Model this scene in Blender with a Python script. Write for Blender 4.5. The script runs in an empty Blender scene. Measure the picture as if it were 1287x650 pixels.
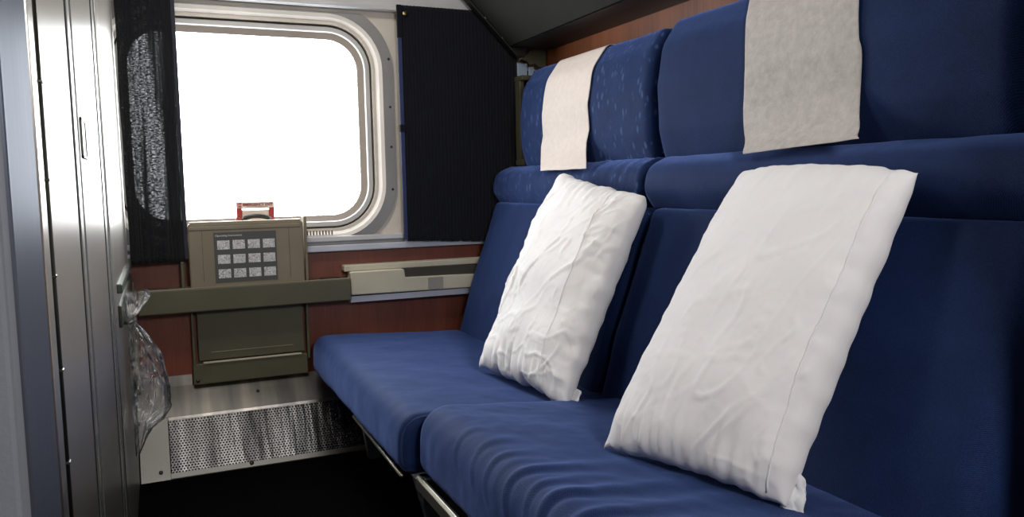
import bpy, bmesh, math, random
from mathutils import Vector, Matrix, noise
random.seed(7)
scn = bpy.context.scene
C = scn.collection
PI = math.pi
R = math.radians

# ------------------------------------------------------------------ materials
def srgb(r, g, b):
    f = lambda c: (c / 255 / 12.92) if c / 255 <= 0.04045 else ((c / 255 + 0.055) / 1.055) ** 2.4
    return (f(r), f(g), f(b), 1.0)

def setin(n, key, v):
    if key in n.inputs:
        n.inputs[key].default_value = v

class Mat:
    def __init__(s, name, col=(0.5, 0.5, 0.5, 1), rough=0.5, metal=0.0, **kw):
        s.m = bpy.data.materials.new(name); s.m.use_nodes = True
        s.nt = s.m.node_tree; s.N = s.nt.nodes; s.L = s.nt.links
        s.b = s.N['Principled BSDF']; s.out = s.N['Material Output']
        s.b.inputs['Base Color'].default_value = col
        s.b.inputs['Roughness'].default_value = rough
        s.b.inputs['Metallic'].default_value = metal
        for k, v in kw.items(): setin(s.b, k.replace('_', ' '), v)
        s.co = None
    def node(s, t, **props):
        n = s.N.new(t)
        for k, v in props.items(): setattr(n, k, v)
        return n
    def coord(s, scale=(1, 1, 1), rot=(0, 0, 0)):
        if s.co is None: s.co = s.node('ShaderNodeTexCoord')
        mp = s.node('ShaderNodeMapping')
        mp.inputs['Scale'].default_value = scale
        mp.inputs['Rotation'].default_value = rot
        s.L.new(s.co.outputs['Object'], mp.inputs['Vector'])
        return mp.outputs['Vector']
    def noise(s, scale, detail=3, vec=(1, 1, 1), rough=0.5, dist=0.0, rot=(0, 0, 0)):
        n = s.node('ShaderNodeTexNoise')
        n.inputs['Scale'].default_value = scale; n.inputs['Detail'].default_value = detail
        n.inputs['Roughness'].default_value = rough; n.inputs['Distortion'].default_value = dist
        s.L.new(s.coord(vec, rot), n.inputs['Vector'])
        return n.outputs['Fac']
    def ramp(s, fac, stops):
        r = s.node('ShaderNodeValToRGB')
        e = r.color_ramp.elements
        while len(e) < len(stops): e.new(0.5)
        for i, (p, c) in enumerate(stops):
            e[i].position = p; e[i].color = c if len(c) == 4 else (*c, 1)
        s.L.new(fac, r.inputs['Fac'])
        return r.outputs['Color']
    def color(s, sock): s.L.new(sock, s.b.inputs['Base Color'])
    def math(s, op, a, b=None, c=None):
        n = s.node('ShaderNodeMath', operation=op)
        for i, v in enumerate((a, b, c)):
            if v is None: continue
            if isinstance(v, (int, float)): n.inputs[i].default_value = v
            else: s.L.new(v, n.inputs[i])
        return n.outputs[0]
    def bump(s, h, strength=0.3, dist=0.002, prev=None):
        b = s.node('ShaderNodeBump')
        b.inputs['Strength'].default_value = strength; b.inputs['Distance'].default_value = dist
        s.L.new(h, b.inputs['Height'])
        if prev is not None: s.L.new(prev, b.inputs['Normal'])
        s.L.new(b.outputs['Normal'], s.b.inputs['Normal'])
        return b.outputs['Normal']
    def rough(s, sock): s.L.new(sock, s.b.inputs['Roughness'])

def g(v): return (v, v, v, 1)

def weave(m, k=900):
    sx = m.node('ShaderNodeSeparateXYZ'); m.L.new(m.coord(), sx.inputs[0])
    a = m.math('SINE', m.math('MULTIPLY', sx.outputs[1], k))
    b = m.math('SINE', m.math('MULTIPLY', m.math('ADD', sx.outputs[0], sx.outputs[2]), k))
    return m.math('MULTIPLY', a, b)

def blue_fabric(name, flecks=False):
    m = Mat(name, rough=0.7, Sheen_Weight=0.6, Sheen_Roughness=0.35)
    setin(m.b, 'Sheen Tint', (0.28, 0.42, 1.0, 1)); setin(m.b, 'Specular IOR Level', 0.12)
    n = m.noise(9, 4)
    c = m.ramp(n, [(0.3, (0.0076, 0.0190, 0.069)), (0.75, (0.0102, 0.0260, 0.093))])
    fine = m.noise(420, 2)
    mx = m.node('ShaderNodeMix', data_type='RGBA', blend_type='MULTIPLY'); mx.inputs[0].default_value = 1
    m.L.new(c, mx.inputs[6]); m.L.new(m.ramp(fine, [(0.3, g(0.72)), (0.7, g(1.25))]), mx.inputs[7])
    th = m.node('ShaderNodeMapRange'); m.L.new(weave(m, 1700), th.inputs[0]); th.inputs[1].default_value = -1; th.inputs[3].default_value = 0.45; th.inputs[4].default_value = 1.6
    tc = m.node('ShaderNodeMix', data_type='RGBA', blend_type='MULTIPLY'); tc.inputs[0].default_value = 1
    m.L.new(mx.outputs[2], tc.inputs[6]); m.L.new(th.outputs[0], tc.inputs[7])
    out = tc.outputs[2]
    if flecks:
        v = m.node('ShaderNodeTexVoronoi', feature='F1')
        v.inputs['Scale'].default_value = 58
        m.L.new(m.coord((1, 1, 0.45), (0.3, 0, 0)), v.inputs['Vector'])
        tri = m.ramp(v.outputs['Distance'], [(0.22, g(1)), (0.36, g(0))])
        brk = m.ramp(m.noise(60, 2, (1, 1, 0.4)), [(0.42, g(0)), (0.52, g(1))])
        f = m.math('MULTIPLY', m.math('MULTIPLY', tri, brk), 0.42)
        m2 = m.node('ShaderNodeMix', data_type='RGBA'); m.L.new(f, m2.inputs[0])
        m.L.new(out, m2.inputs[6]); m2.inputs[7].default_value = (0.08, 0.15, 0.33, 1)
        out = m2.outputs[2]
    m.color(out)
    p = m.bump(weave(m, 1700), 0.4, 0.0005)
    m.bump(m.noise(30, 3), 0.25, 0.003, p)
    return m.m

M = {}
M['blue'] = blue_fabric('blue_upholstery')
M['blue_fleck'] = blue_fabric('blue_patterned_upholstery', True)
m = Mat('blue_piping', (0.012, 0.028, 0.115, 1), 0.8); M['piping'] = m.m

def cotton(name, col, wr=0.5):
    m = Mat(name, col, 0.9, Sheen_Weight=0.15, Sheen_Roughness=0.5)
    setin(m.b, 'Specular IOR Level', 0.2)
    setin(m.b, 'Subsurface Weight', 0.08); setin(m.b, 'Subsurface Scale', 0.02)
    a = m.noise(9, 4, (1.0, 1.5, 0.8), 0.5, 0.8)
    p = m.bump(a, wr * 0.5, 0.010)
    b = m.noise(26, 3, (1.6, 1, 0.5), 0.5, 1.2)
    p = m.bump(b, wr * 0.35, 0.004, p)
    m.bump(m.noise(600, 1), 0.15, 0.0006, p)
    return m.m
M['cotton'] = cotton('white_cotton', srgb(240, 238, 240), 0.25)
M['cotton_b'] = cotton('white_crumpled_cotton', srgb(240, 238, 238), 0.6)

def paper(name, col, crease):
    m = Mat(name, rough=0.85)
    n1 = m.noise(55, 6, (1, 1, 1), 0.7)
    m.color(m.ramp(n1, [(0.3, tuple(c * (0.74 if crease else 0.88) for c in col[:3])), (0.7, col[:3])]))
    if crease:
        n2 = m.noise(9, 4, (1, 1, 1.4), 0.5, 0.8)
        p = m.bump(n2, crease, 0.012)
        m.bump(n1, 0.3, 0.001, p)
    else:
        m.bump(n1, 0.2, 0.001)
    return m.m
M['cover_b'] = paper('unwoven_grey_white_cloth', srgb(196, 190, 186), 0.5)
M['cover_a'] = paper('unwoven_cream_cloth', srgb(222, 210, 202), 0.0)

def curtain_mat(name, col, open_amt):
    m = Mat(name, col, 0.95, Sheen_Weight=0.1)
    setin(m.b, 'Specular IOR Level', 0.15)
    n = m.noise(500, 2, (1, 1, 2.5))
    p = m.bump(n, 0.4, 0.001)
    wv = m.ramp(m.noise(70, 5, (1.4, 1, 6.0), 0.75), [(0.42, g(0)), (0.72, g(1))])
    st = m.ramp(m.noise(24, 3, (1.3, 1, 0.05), 0.6), [(0.42, g(0.10)), (0.56, g(1))])
    f = m.math('MULTIPLY', m.math('MULTIPLY', wv, st), open_amt)
    tr = m.node('ShaderNodeBsdfTransparent')
    mix = m.node('ShaderNodeMixShader')
    m.L.new(f, mix.inputs[0]); m.L.new(m.b.outputs[0], mix.inputs[1]); m.L.new(tr.outputs[0], mix.inputs[2])
    m.L.new(mix.outputs[0], m.out.inputs[0])
    return m.m
M['curtain_l'] = curtain_mat('dark_thin_curtain_cloth', (0.010, 0.011, 0.014, 1), 0.32)
M['curtain_r'] = curtain_mat('dark_pleated_curtain_cloth', (0.0085, 0.0095, 0.014, 1), 0.0)
m = Mat('blue_curtain_lining', srgb(50, 58, 96), 0.9); m.bump(m.noise(300, 2, (3, 3, 1)), 0.3, 0.001); M['lining'] = m.m
m = Mat('grey_curtain_hem', srgb(46, 48, 58), 0.9); M['hem'] = m.m
m = Mat('brass', (0.55, 0.42, 0.18, 1), 0.3, 1.0); M['brass'] = m.m

def wood(name, c1, c2):
    m = Mat(name, rough=0.42)
    n = m.noise(7, 8, (1, 1, 0.10), 0.65, 0.5, (0, 0, 0))
    n2 = m.noise(160, 3, (1, 1, 0.06), 0.6)
    mixf = m.math('ADD', m.math('MULTIPLY', n, 0.7), m.math('MULTIPLY', n2, 0.3))
    m.color(m.ramp(mixf, [(0.35, c1), (0.65, c2)]))
    m.bump(n2, 0.08, 0.0008)
    return m.m
M['wood'] = wood('red_brown_wood_laminate', (0.125, 0.031, 0.018), (0.235, 0.066, 0.036))
M['wood_side'] = wood('orange_brown_wood_laminate', (0.16, 0.046, 0.014), (0.32, 0.098, 0.032))

def metal(name, col, rough, vec=(1, 1, 0.02), amt=0.12, aniso=0.0, met=1.0):
    m = Mat(name, col, rough, met)
    if aniso:
        tg = m.node('ShaderNodeTangent', direction_type='RADIAL', axis='Z')
        m.L.new(tg.outputs[0], m.b.inputs['Tangent']); m.b.inputs['Anisotropic'].default_value = aniso; m.b.inputs['Anisotropic Rotation'].default_value = 0.0
    n = m.noise(120, 4, vec, 0.6)
    lo = max(0.02, rough - amt)
    rr = m.node('ShaderNodeMapRange'); m.L.new(n, rr.inputs[0])
    rr.inputs[3].default_value = lo; rr.inputs[4].default_value = rough + amt
    m.rough(rr.outputs[0])
    m.bump(n, 0.04, 0.001)
    return m.m
M['door_steel'] = metal('satin_door_steel', (0.64, 0.62, 0.575, 1), 0.38, aniso=0.82, amt=0.06)
M['door_trim'] = metal('bright_edge_trim', (0.72, 0.71, 0.66, 1), 0.34, aniso=0.8)
M['jamb'] = metal('blue_grey_steel', (0.16, 0.19, 0.25, 1), 0.5, aniso=0.7, amt=0.06, met=0.8)
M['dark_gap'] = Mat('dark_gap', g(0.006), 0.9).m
M['hinge'] = metal('dark_hinge_steel', (0.10, 0.11, 0.09, 1), 0.4)
m = Mat('reflection_streaked_stainless', (0.62, 0.59, 0.55, 1), 0.28, 1.0)
m.color(m.ramp(m.noise(5, 3, (3, 0.3, 0.3)), [(0.35, (0.30, 0.29, 0.28)), (0.7, (0.68, 0.63, 0.56))])); M['plate_steel'] = m.m  # grey to tan streaks are reflections put into the colour
M['plate_dull'] = metal('dull_stainless', (0.24, 0.235, 0.22, 1), 0.4, (1, 0.3, 0.3), 0.05)
M['rail_metal'] = metal('dull_rail_metal', (0.42, 0.40, 0.34, 1), 0.42)
M['bracket_metal'] = metal('grey_blue_bracket_metal', (0.20, 0.24, 0.29, 1), 0.5)
m = Mat('gasket_rubber', (0.018, 0.014, 0.011, 1), 0.6); M['rubber'] = m.m

def plastic(name, col, rough=0.5, tex=0.25, scale=700):
    m = Mat(name, col, rough)
    m.bump(m.noise(scale, 2), tex, 0.0006)
    n = m.noise(6, 3)
    m.color(m.ramp(n, [(0.3, tuple(c * 0.88 for c in col[:3])), (0.7, tuple(min(1, c * 1.08) for c in col[:3]))]))
    return m.m
M['olive'] = plastic('olive_moulded_plastic', srgb(84, 82, 62), 0.5)
M['olive_top'] = plastic('taupe_moulded_plastic', srgb(128, 118, 98), 0.45)
M['cream'] = plastic('cream_moulded_plastic', srgb(196, 190, 170), 0.5)
M['rest_grey'] = plastic('grey_patch_plastic', srgb(150, 147, 140), 0.5)
M['rest_dark'] = plastic('dark_pad', srgb(58, 56, 48), 0.7)
M['surround'] = plastic('cream_window_surround', srgb(216, 208, 196), 0.5, 0.1)
M['bezel'] = plastic('grey_window_bezel', srgb(150, 149, 148), 0.45, 0.1)
M['bezel_in'] = plastic('pale_window_bezel', srgb(236, 230, 222), 0.35, 0.1)
M['alu'] = plastic('light_grey_window_frame', srgb(196, 194, 192), 0.4, 0.1)
M['reveal'] = plastic('brown_grey_window_reveal', srgb(118, 106, 94), 0.6, 0.1)
M['sill'] = plastic('blue_white_sill', srgb(196, 200, 212), 0.45, 0.1)
M['white_trim'] = plastic('off_white_trim', srgb(206, 206, 208), 0.4, 0.1)
M['berth'] = plastic('dark_grey_berth_shell', srgb(46, 46, 44), 0.8, 0.3, 400)
[setin(n_, 'Specular IOR Level', 0.1) for n_ in M['berth'].node_tree.nodes if n_.type == 'BSDF_PRINCIPLED']
M['berth_trim_shade'] = plastic('black_trim_and_shade', srgb(15, 15, 15), 0.5)  # black for the end trim and for shade painted under the berth
M['bulkhead'] = plastic('speckled_grey_wall_covering', srgb(126, 132, 142), 0.85, 0.8, 260)
M['ceiling'] = plastic('off_white_ceiling', srgb(200, 198, 192), 0.7)
m = Mat('black_carpet', rough=1.0, Specular_IOR_Level=0.0); n = m.noise(260, 3)
m.color(m.ramp(n, [(0.3, g(0.0014)), (0.75, g(0.0045))])); m.bump(n, 0.8, 0.004); M['carpet'] = m.m
m = Mat('red_enamel', srgb(168, 40, 34), 0.4); M['red'] = m.m
m = Mat('red_ink', srgb(140, 22, 18), 0.7); M['red_ink'] = m.m
m = Mat('sign_white', srgb(236, 222, 206), 0.5); M['sign'] = m.m
m = Mat('black_plastic', srgb(40, 38, 34), 0.45); M['black'] = m.m
m = Mat('placard_grey', srgb(72, 74, 72), 0.5); M['placard'] = m.m
m = Mat('print_white', srgb(206, 204, 200), 0.6); M['print'] = m.m
m = Mat('placard_drawing', rough=0.6)
n = m.noise(48, 2, (1, 1, 1), 0.5, 2.0)
m.color(m.ramp(n, [(0.40, g(0.66)), (0.44, g(0.16)), (0.48, g(0.70)), (0.55, g(0.74)), (0.59, g(0.18)), (0.64, g(0.66))]))
M['drawing'] = m.m
m = Mat('blue_white_patch', srgb(150, 168, 190), 0.4); M['blue_white'] = m.m
m = Mat('cup_recess_brown', srgb(60, 46, 34), 0.6); M['cup'] = m.m
m = Mat('screw_dark', (0.08, 0.07, 0.06, 1), 0.4, 0.8); M['screw'] = m.m

# perforated plate: real see-through holes
m = Mat('perforated_stainless', (0.42, 0.41, 0.39, 1), 0.26, 1.0)
uvn = m.node('ShaderNodeUVMap'); sx = m.node('ShaderNodeSeparateXYZ'); m.L.new(uvn.outputs[0], sx.inputs[0])
P = 0.0092
u = m.math('DIVIDE', sx.outputs[0], P); v = m.math('DIVIDE', sx.outputs[1], P * 0.866)
row = m.math('FLOOR', v); odd = m.math('MULTIPLY', m.math('MODULO', m.math('ABSOLUTE', row), 2.0), 0.5)
du = m.math('SUBTRACT', m.math('FRACT', m.math('ADD', u, odd)), 0.5)
dv = m.math('MULTIPLY', m.math('SUBTRACT', m.math('FRACT', v), 0.5), 0.866)
d2 = m.math('SQRT', m.math('ADD', m.math('MULTIPLY', du, du), m.math('MULTIPLY', dv, dv)))
hole = m.math('LESS_THAN', d2, 0.29)
tr = m.node('ShaderNodeBsdfTransparent'); mix = m.node('ShaderNodeMixShader')
m.L.new(hole, mix.inputs[0]); m.L.new(m.b.outputs[0], mix.inputs[1]); m.L.new(tr.outputs[0], mix.inputs[2])
m.L.new(mix.outputs[0], m.out.inputs[0])
m.bump(m.noise(16, 2, (2.5, 0.3, 0.3)), 0.35, 0.012)
m.color(m.ramp(m.noise(7, 2, (4, 0.3, 0.3)), [(0.35, g(0.26)), (0.7, g(0.72))]))  # bright columns of reflected light painted into the metal colour
M['perf'] = m.m

# window glass (thin pane) and polythene
def thin_glass(name, tint, gloss, rough):
    m = Mat(name)
    tr = m.node('ShaderNodeBsdfTransparent'); tr.inputs[0].default_value = tint
    gl = m.node('ShaderNodeBsdfGlossy'); gl.inputs['Roughness'].default_value = rough
    fr = m.node('ShaderNodeFresnel'); fr.inputs[0].default_value = 1.45
    mix = m.node('ShaderNodeMixShader')
    m.L.new(m.math('MULTIPLY', fr.outputs[0], gloss), mix.inputs[0])
    m.L.new(tr.outputs[0], mix.inputs[1]); m.L.new(gl.outputs[0], mix.inputs[2])
    m.L.new(mix.outputs[0], m.out.inputs[0])
    return m, gl
M['glass'] = thin_glass('window_glass', (0.97, 0.98, 0.98, 1), 1.0, 0.02)[0].m
mb, gl = thin_glass('clear_polythene', (0.97, 0.97, 0.975, 1), 2.4, 0.12)
bn = mb.node('ShaderNodeBump'); bn.inputs['Strength'].default_value = 0.6; bn.inputs['Distance'].default_value = 0.006
mb.L.new(mb.noise(60, 4, (1, 1, 0.6), 0.6, 1.0), bn.inputs['Height']); mb.L.new(bn.outputs[0], gl.inputs['Normal'])
dfb = mb.node('ShaderNodeBsdfTranslucent'); dfb.inputs[0].default_value = (0.85, 0.85, 0.87, 1)
dfc = mb.node('ShaderNodeBsdfDiffuse'); dfc.inputs[0].default_value = (0.85, 0.85, 0.87, 1)
mm1 = mb.node('ShaderNodeMixShader'); mb.L.new(dfb.outputs[0], mm1.inputs[1]); mb.L.new(dfc.outputs[0], mm1.inputs[2])
mm2 = mb.node('ShaderNodeMixShader')
mb.L.new(mb.ramp(mb.noise(45, 4, (1, 1, 0.5), 0.6, 1.5), [(0.52, g(0.0)), (0.68, g(0.22))]), mm2.inputs[0])
lk_ = mb.out.inputs[0].links[0].from_socket
mb.L.new(lk_, mm2.inputs[1]); mb.L.new(mm1.outputs[0], mm2.inputs[2]); mb.L.new(mm2.outputs[0], mb.out.inputs[0])
M['poly'] = mb.m

# ------------------------------------------------------------------ helpers
def link(name, me, mat, parent=None, smooth=False):
    me.materials.append(M[mat] if isinstance(mat, str) else mat)
    if smooth: me.polygons.foreach_set('use_smooth', [True] * len(me.polygons))
    o = bpy.data.objects.new(name, me); C.objects.link(o)
    if parent is not None:
        o.parent = parent
        o.matrix_parent_inverse = Matrix.Identity(4)
        p = parent; w_ = Vector((0, 0, 0))
        while p is not None: w_ += p.location; p = p.parent
        o.location = -w_          # vertices are in room coordinates
    return o

def mesh(name, V, F, mat, parent=None, smooth=False):
    me = bpy.data.meshes.new(name); me.from_pydata([tuple(v) for v in V], [], F); me.update()
    bm = bmesh.new(); bm.from_mesh(me); bmesh.ops.recalc_face_normals(bm, faces=bm.faces); bm.to_mesh(me); bm.free()
    return link(name, me, mat, parent, smooth)

def tag(o, label=None, cat=None, group=None, kind=None):
    if label: o['label'] = label
    if cat: o['category'] = cat
    if group: o['group'] = group
    if kind: o['kind'] = kind
    return o

def empty(name, loc=(0, 0, 0), label=None, cat=None, group=None, kind=None):
    o = bpy.data.objects.new(name, None); C.objects.link(o); o.location = loc; o.empty_display_size = 0.05
    return tag(o, label, cat, group, kind)

def bm_box(bm, x0, x1, y0, y1, z0, z1):
    vs = [bm.verts.new((x, y, z)) for x in (x0, x1) for y in (y0, y1) for z in (z0, z1)]
    for f in ((0, 1, 3, 2), (4, 6, 7, 5), (0, 4, 5, 1), (2, 3, 7, 6), (0, 2, 6, 4), (1, 5, 7, 3)):
        bm.faces.new([vs[i] for i in f])

def boxes(name, bl, mat, parent=None, bev=0.002, seg=2):
    bm = bmesh.new()
    for b in bl: bm_box(bm, *b)
    bmesh.ops.recalc_face_normals(bm, faces=bm.faces)
    if bev: bmesh.ops.bevel(bm, geom=list(bm.edges), offset=bev, segments=seg, profile=0.5, affect='EDGES')
    me = bpy.data.meshes.new(name); bm.to_mesh(me); bm.free()
    return link(name, me, mat, parent, smooth=False)

def box(name, x0, x1, y0, y1, z0, z1, mat, parent=None, bev=0.002, seg=2):
    return boxes(name, [(x0, x1, y0, y1, z0, z1)], mat, parent, bev, seg)

def tube_geo(pts, r, n=10):
    pts = [Vector(p) for p in pts]; V = []; F = []
    up = Vector((0, 0, 1)); prevn = None
    for i, p in enumerate(pts):
        t = (pts[min(i + 1, len(pts) - 1)] - pts[max(i - 1, 0)]).normalized()
        if prevn is None:
            a = up if abs(t.dot(up)) < 0.9 else Vector((1, 0, 0))
            nn = t.cross(a).normalized()
        else:
            nn = (prevn - t * prevn.dot(t)).normalized()
        prevn = nn; bb = t.cross(nn)
        rr = r[i] if isinstance(r, (list, tuple)) else r
        for k in range(n):
            a = 2 * PI * k / n
            V.append(p + nn * math.cos(a) * rr + bb * math.sin(a) * rr)
    for i in range(len(pts) - 1):
        for k in range(n):
            F.append((i * n + k, i * n + (k + 1) % n, (i + 1) * n + (k + 1) % n, (i + 1) * n + k))
    F.append(tuple(range(n))); F.append(tuple((len(pts) - 1) * n + k for k in range(n)))
    return V, F
def tube(name, pts, r, mat, parent=None, n=10):
    V, F = tube_geo(pts, r, n); return mesh(name, V, F, mat, parent, True)

def disc(name, c, axis, r, h, mat, parent=None, n=20, r2=None):
    a = Vector(axis).normalized(); c = Vector(c)
    return tube(name, [c, c + a * h * 0.8, c + a * h], [r, r, (r if r2 is None else r2)], mat, parent, n)

def fillet(poly, rad, n=6):
    out = []; L = len(poly)
    for i in range(L):
        p = Vector(poly[i]); a = (Vector(poly[i - 1]) - p); b = (Vector(poly[(i + 1) % L]) - p)
        r = rad[i] if isinstance(rad, (list, tuple)) else rad
        if r <= 0: out.append(p); continue
        la, lb = a.length, b.length; a.normalize(); b.normalize()
        half = a.angle(b) / 2
        d = min(r / math.tan(half), la * 0.49, lb * 0.49); rr = d * math.tan(half)
        c = p + (a + b).normalized() * (rr / math.sin(half))
        s = p + a * d - c; e = p + b * d - c
        ang = math.atan2(s.x * e.y - s.y * e.x, s.dot(e))
        for k in range(n + 1):
            t = ang * k / n
            out.append(c + Vector((s.x * math.cos(t) - s.y * math.sin(t), s.x * math.sin(t) + s.y * math.cos(t))))
    return out

def resample(pts, step):
    P = [Vector(p) for p in pts]; out = []
    for i in range(len(P)):
        a, b = P[i], P[(i + 1) % len(P)]
        k = max(1, int(round((b - a).length / step)))
        for j in range(k): out.append(a.lerp(b, j / k))
    return out

def smooth_loop(P, it=2):
    for _ in range(it):
        P = [(P[i - 1] + P[i] * 2 + P[(i + 1) % len(P)]) / 4 for i in range(len(P))]
    return P

def pad(name, poly, rad, y0, y1, r, mat, parent, step=0.012, ystep=0.02, disp=None):
    """upholstered pad: an (x, z) outline run along y, ends rolled over with radius r; disp(p, n) pushes the cloth"""
    Q = smooth_loop(resample(fillet(poly, rad), step), 2)
    area = sum(Q[i - 1].x * Q[i].y - Q[i].x * Q[i - 1].y for i in range(len(Q)))
    sgn = 1 if area > 0 else -1
    Nn = []
    for i in range(len(Q)):
        t = (Q[(i + 1) % len(Q)] - Q[i - 1]).normalized(); Nn.append(Vector((t.y, -t.x)) * sgn)
    st = []
    for k in range(7):
        th = PI / 2 * k / 6; st.append((y0 + r * (1 - math.cos(th)), r * (1 - math.sin(th))))
    ny = max(2, int((y1 - y0 - 2 * r) / ystep))
    for k in range(1, ny): st.append((y0 + r + (y1 - y0 - 2 * r) * k / ny, 0))
    for k in range(7):
        th = PI / 2 * (6 - k) / 6; st.append((y1 - r * (1 - math.cos(th)), r * (1 - math.sin(th))))
    V = []; F = []; n = len(Q)
    for y, ins in st:
        for i in range(n):
            p = Q[i] - Nn[i] * ins
            v = Vector((p.x, y, p.y))
            if disp and ins < r * 0.99:
                v += Vector((Nn[i].x, 0, Nn[i].y)) * disp(v, Nn[i]) * (1 - ins / r)
            V.append(v)
    for j in range(len(st) - 1):
        for i in range(n):
            F.append((j * n + i, j * n + (i + 1) % n, (j + 1) * n + (i + 1) % n, (j + 1) * n + i))
    F.append(tuple(range(n))); F.append(tuple((len(st) - 1) * n + i for i in range(n)))
    return mesh(name, V, F, mat, parent, True)

def rrect(x0, x1, z0, z1, r, n=10):
    pts = []
    for cx, cz, a0 in ((x1 - r, z1 - r, 0), (x0 + r, z1 - r, 90), (x0 + r, z0 + r, 180), (x1 - r, z0 + r, 270)):
        for k in range(n + 1):
            a = R(a0 + 90 * k / n); pts.append((cx + r * math.cos(a), cz + r * math.sin(a)))
    return pts

def ring(name, base, prof, mat, parent, closed=True):
    """base=(x0,x1,z0,z1,r); prof = [(outset, y), ...] swept round the rounded rectangle"""
    x0, x1, z0, z1, r = base
    loops = [[(x, y, z) for x, z in rrect(x0 - o, x1 + o, z0 - o, z1 + o, max(0.004, r + o))] for o, y in prof]
    n = len(loops[0]); V = [p for l in loops for p in l]; F = []
    for j in range(len(loops) - 1):
        for i in range(n): F.append((j * n + i, j * n + (i + 1) % n, (j + 1) * n + (i + 1) % n, (j + 1) * n + i))
    if closed:
        j = len(loops) - 1
        for i in range(n): F.append((j * n + i, j * n + (i + 1) % n, (i + 1) % n, i))
    return mesh(name, V, F, mat, parent, False)

def text(name, s, size, mat, parent, origin, right=(1, 0, 0), up=(0, 0, 1), depth=0.0004, bold=0.0, align='LEFT', width=None):
    cu = bpy.data.curves.new(name, 'FONT'); cu.body = s; cu.size = size; cu.extrude = depth; cu.offset = bold; cu.align_x = align
    t = bpy.data.objects.new(name + '_tmp', cu); C.objects.link(t)
    bpy.context.view_layer.update()
    me = bpy.data.meshes.new_from_object(t.evaluated_get(bpy.context.evaluated_depsgraph_get()))
    bpy.data.objects.remove(t); bpy.data.curves.remove(cu)
    me.materials.clear()
    r = Vector(right).normalized(); u = Vector(up).normalized(); nn = r.cross(u)
    w = max(v.co.x for v in me.vertices) - min(v.co.x for v in me.vertices)
    k = (width / w) if width else 1
    for v in me.vertices: v.co = Vector(origin) + r * v.co.x * k + u * v.co.y + nn * v.co.z
    me.name = name
    return link(name, me, mat, parent)

# ------------------------------------------------------------------ dimensions (metres; x = across the bed, y = towards the window, z up)
XL, XR, YW, H = -0.100, 1.37, 2.80, 2.12

# ------------------------------------------------------------------ room shell
def structure(o): o['kind'] = 'structure'; return o
structure(box('floor', -1.0, 1.6, -1.3, 2.95, -0.06, 0.0, 'carpet', bev=0))
structure(box('ceiling', -1.0, 1.6, -1.3, 2.95, H, H + 0.06, 'ceiling', bev=0))
structure(box('wall_right', XR, XR + 0.06, -1.3, 2.95, 0, H, 'wood_side', bev=0))
# wall with the window: wood below, surround around the opening
WX0, WX1, WZ0, WZ1, WR = -0.068, 0.664, 0.788, 1.395, 0.105
structure(boxes('wall_window', [(-0.2, XR, YW, YW + 0.05, 0, 0.70)], 'wood', bev=0))
def surround():
    o = 0.045
    inner = rrect(WX0 - o, WX1 + o, WZ0 - o, WZ1 + o, WR + o)
    ox0, ox1, oz0, oz1 = -0.2, XR, 0.66, H
    outer = []
    cx, cz = (ox0 + ox1) / 2, (oz0 + oz1) / 2
    mx, mz = (WX0 + WX1) / 2, (WZ0 + WZ1) / 2
    for x, z in inner:
        dx, dz = x - mx, z - mz
        t = min(((ox1 if dx > 0 else ox0) - mx) / dx if abs(dx) > 1e-6 else 1e9, ((oz1 if dz > 0 else oz0) - mz) / dz if abs(dz) > 1e-6 else 1e9)
        outer.append((mx + dx * t, mz + dz * t))
    # put true corners in
    n = len(inner)
    for X_, Z_ in ((ox0, oz0), (ox0, oz1), (ox1, oz0), (ox1, oz1)):
        k = min(range(n), key=lambda i: (outer[i][0] - X_) ** 2 + (outer[i][1] - Z_) ** 2); outer[k] = (X_, Z_)
    V = [(x, YW, z) for x, z in inner] + [(x, YW, z) for x, z in outer] + [(x, YW + 0.05, z) for x, z in inner] + [(x, YW + 0.05, z) for x, z in outer]
    F = []
    for i in range(n):
        j = (i + 1) % n
        F += [(i, j, n + j, n + i), (2 * n + i, 3 * n + i, 3 * n + j, 2 * n + j), (i, 2 * n + i, 2 * n + j, j), (n + i, n + j, 3 * n + j, 3 * n + i)]
    return mesh('wall_window_surround', V, F, 'surround')
structure(surround())
# left side: partition in metal beyond the locker
structure(box('wall_left', XL - 0.05, XL, 1.99, 2.80, 0, H, 'door_steel', bev=0))
structure(box('wall_left', XL - 0.55, XL - 0.50, 0.70, 2.80, 0, H, 'bulkhead', bev=0))
structure(box('wall_entry', -1.0, XL - 0.002, 0.655, 0.69, 0, H, 'bulkhead', bev=0.004))
structure(box('wall_near', 1.00, XR, 0.55, 0.61, 0, H, 'bulkhead', bev=0.004))
structure(box('wall_corridor', -1.0, 1.43, -1.3, -1.24, 0, H, 'ceiling', bev=0))
structure(box('wall_corridor', -1.0, -0.94, -1.24, 0.655, 0, H, 'ceiling', bev=0))

# steel jamb between entry wall and locker (its inner face shows)
structure(box('trim_1', XL - 0.05, XL, 0.69, 0.842, 0, H, 'jamb', bev=0.003))

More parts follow.
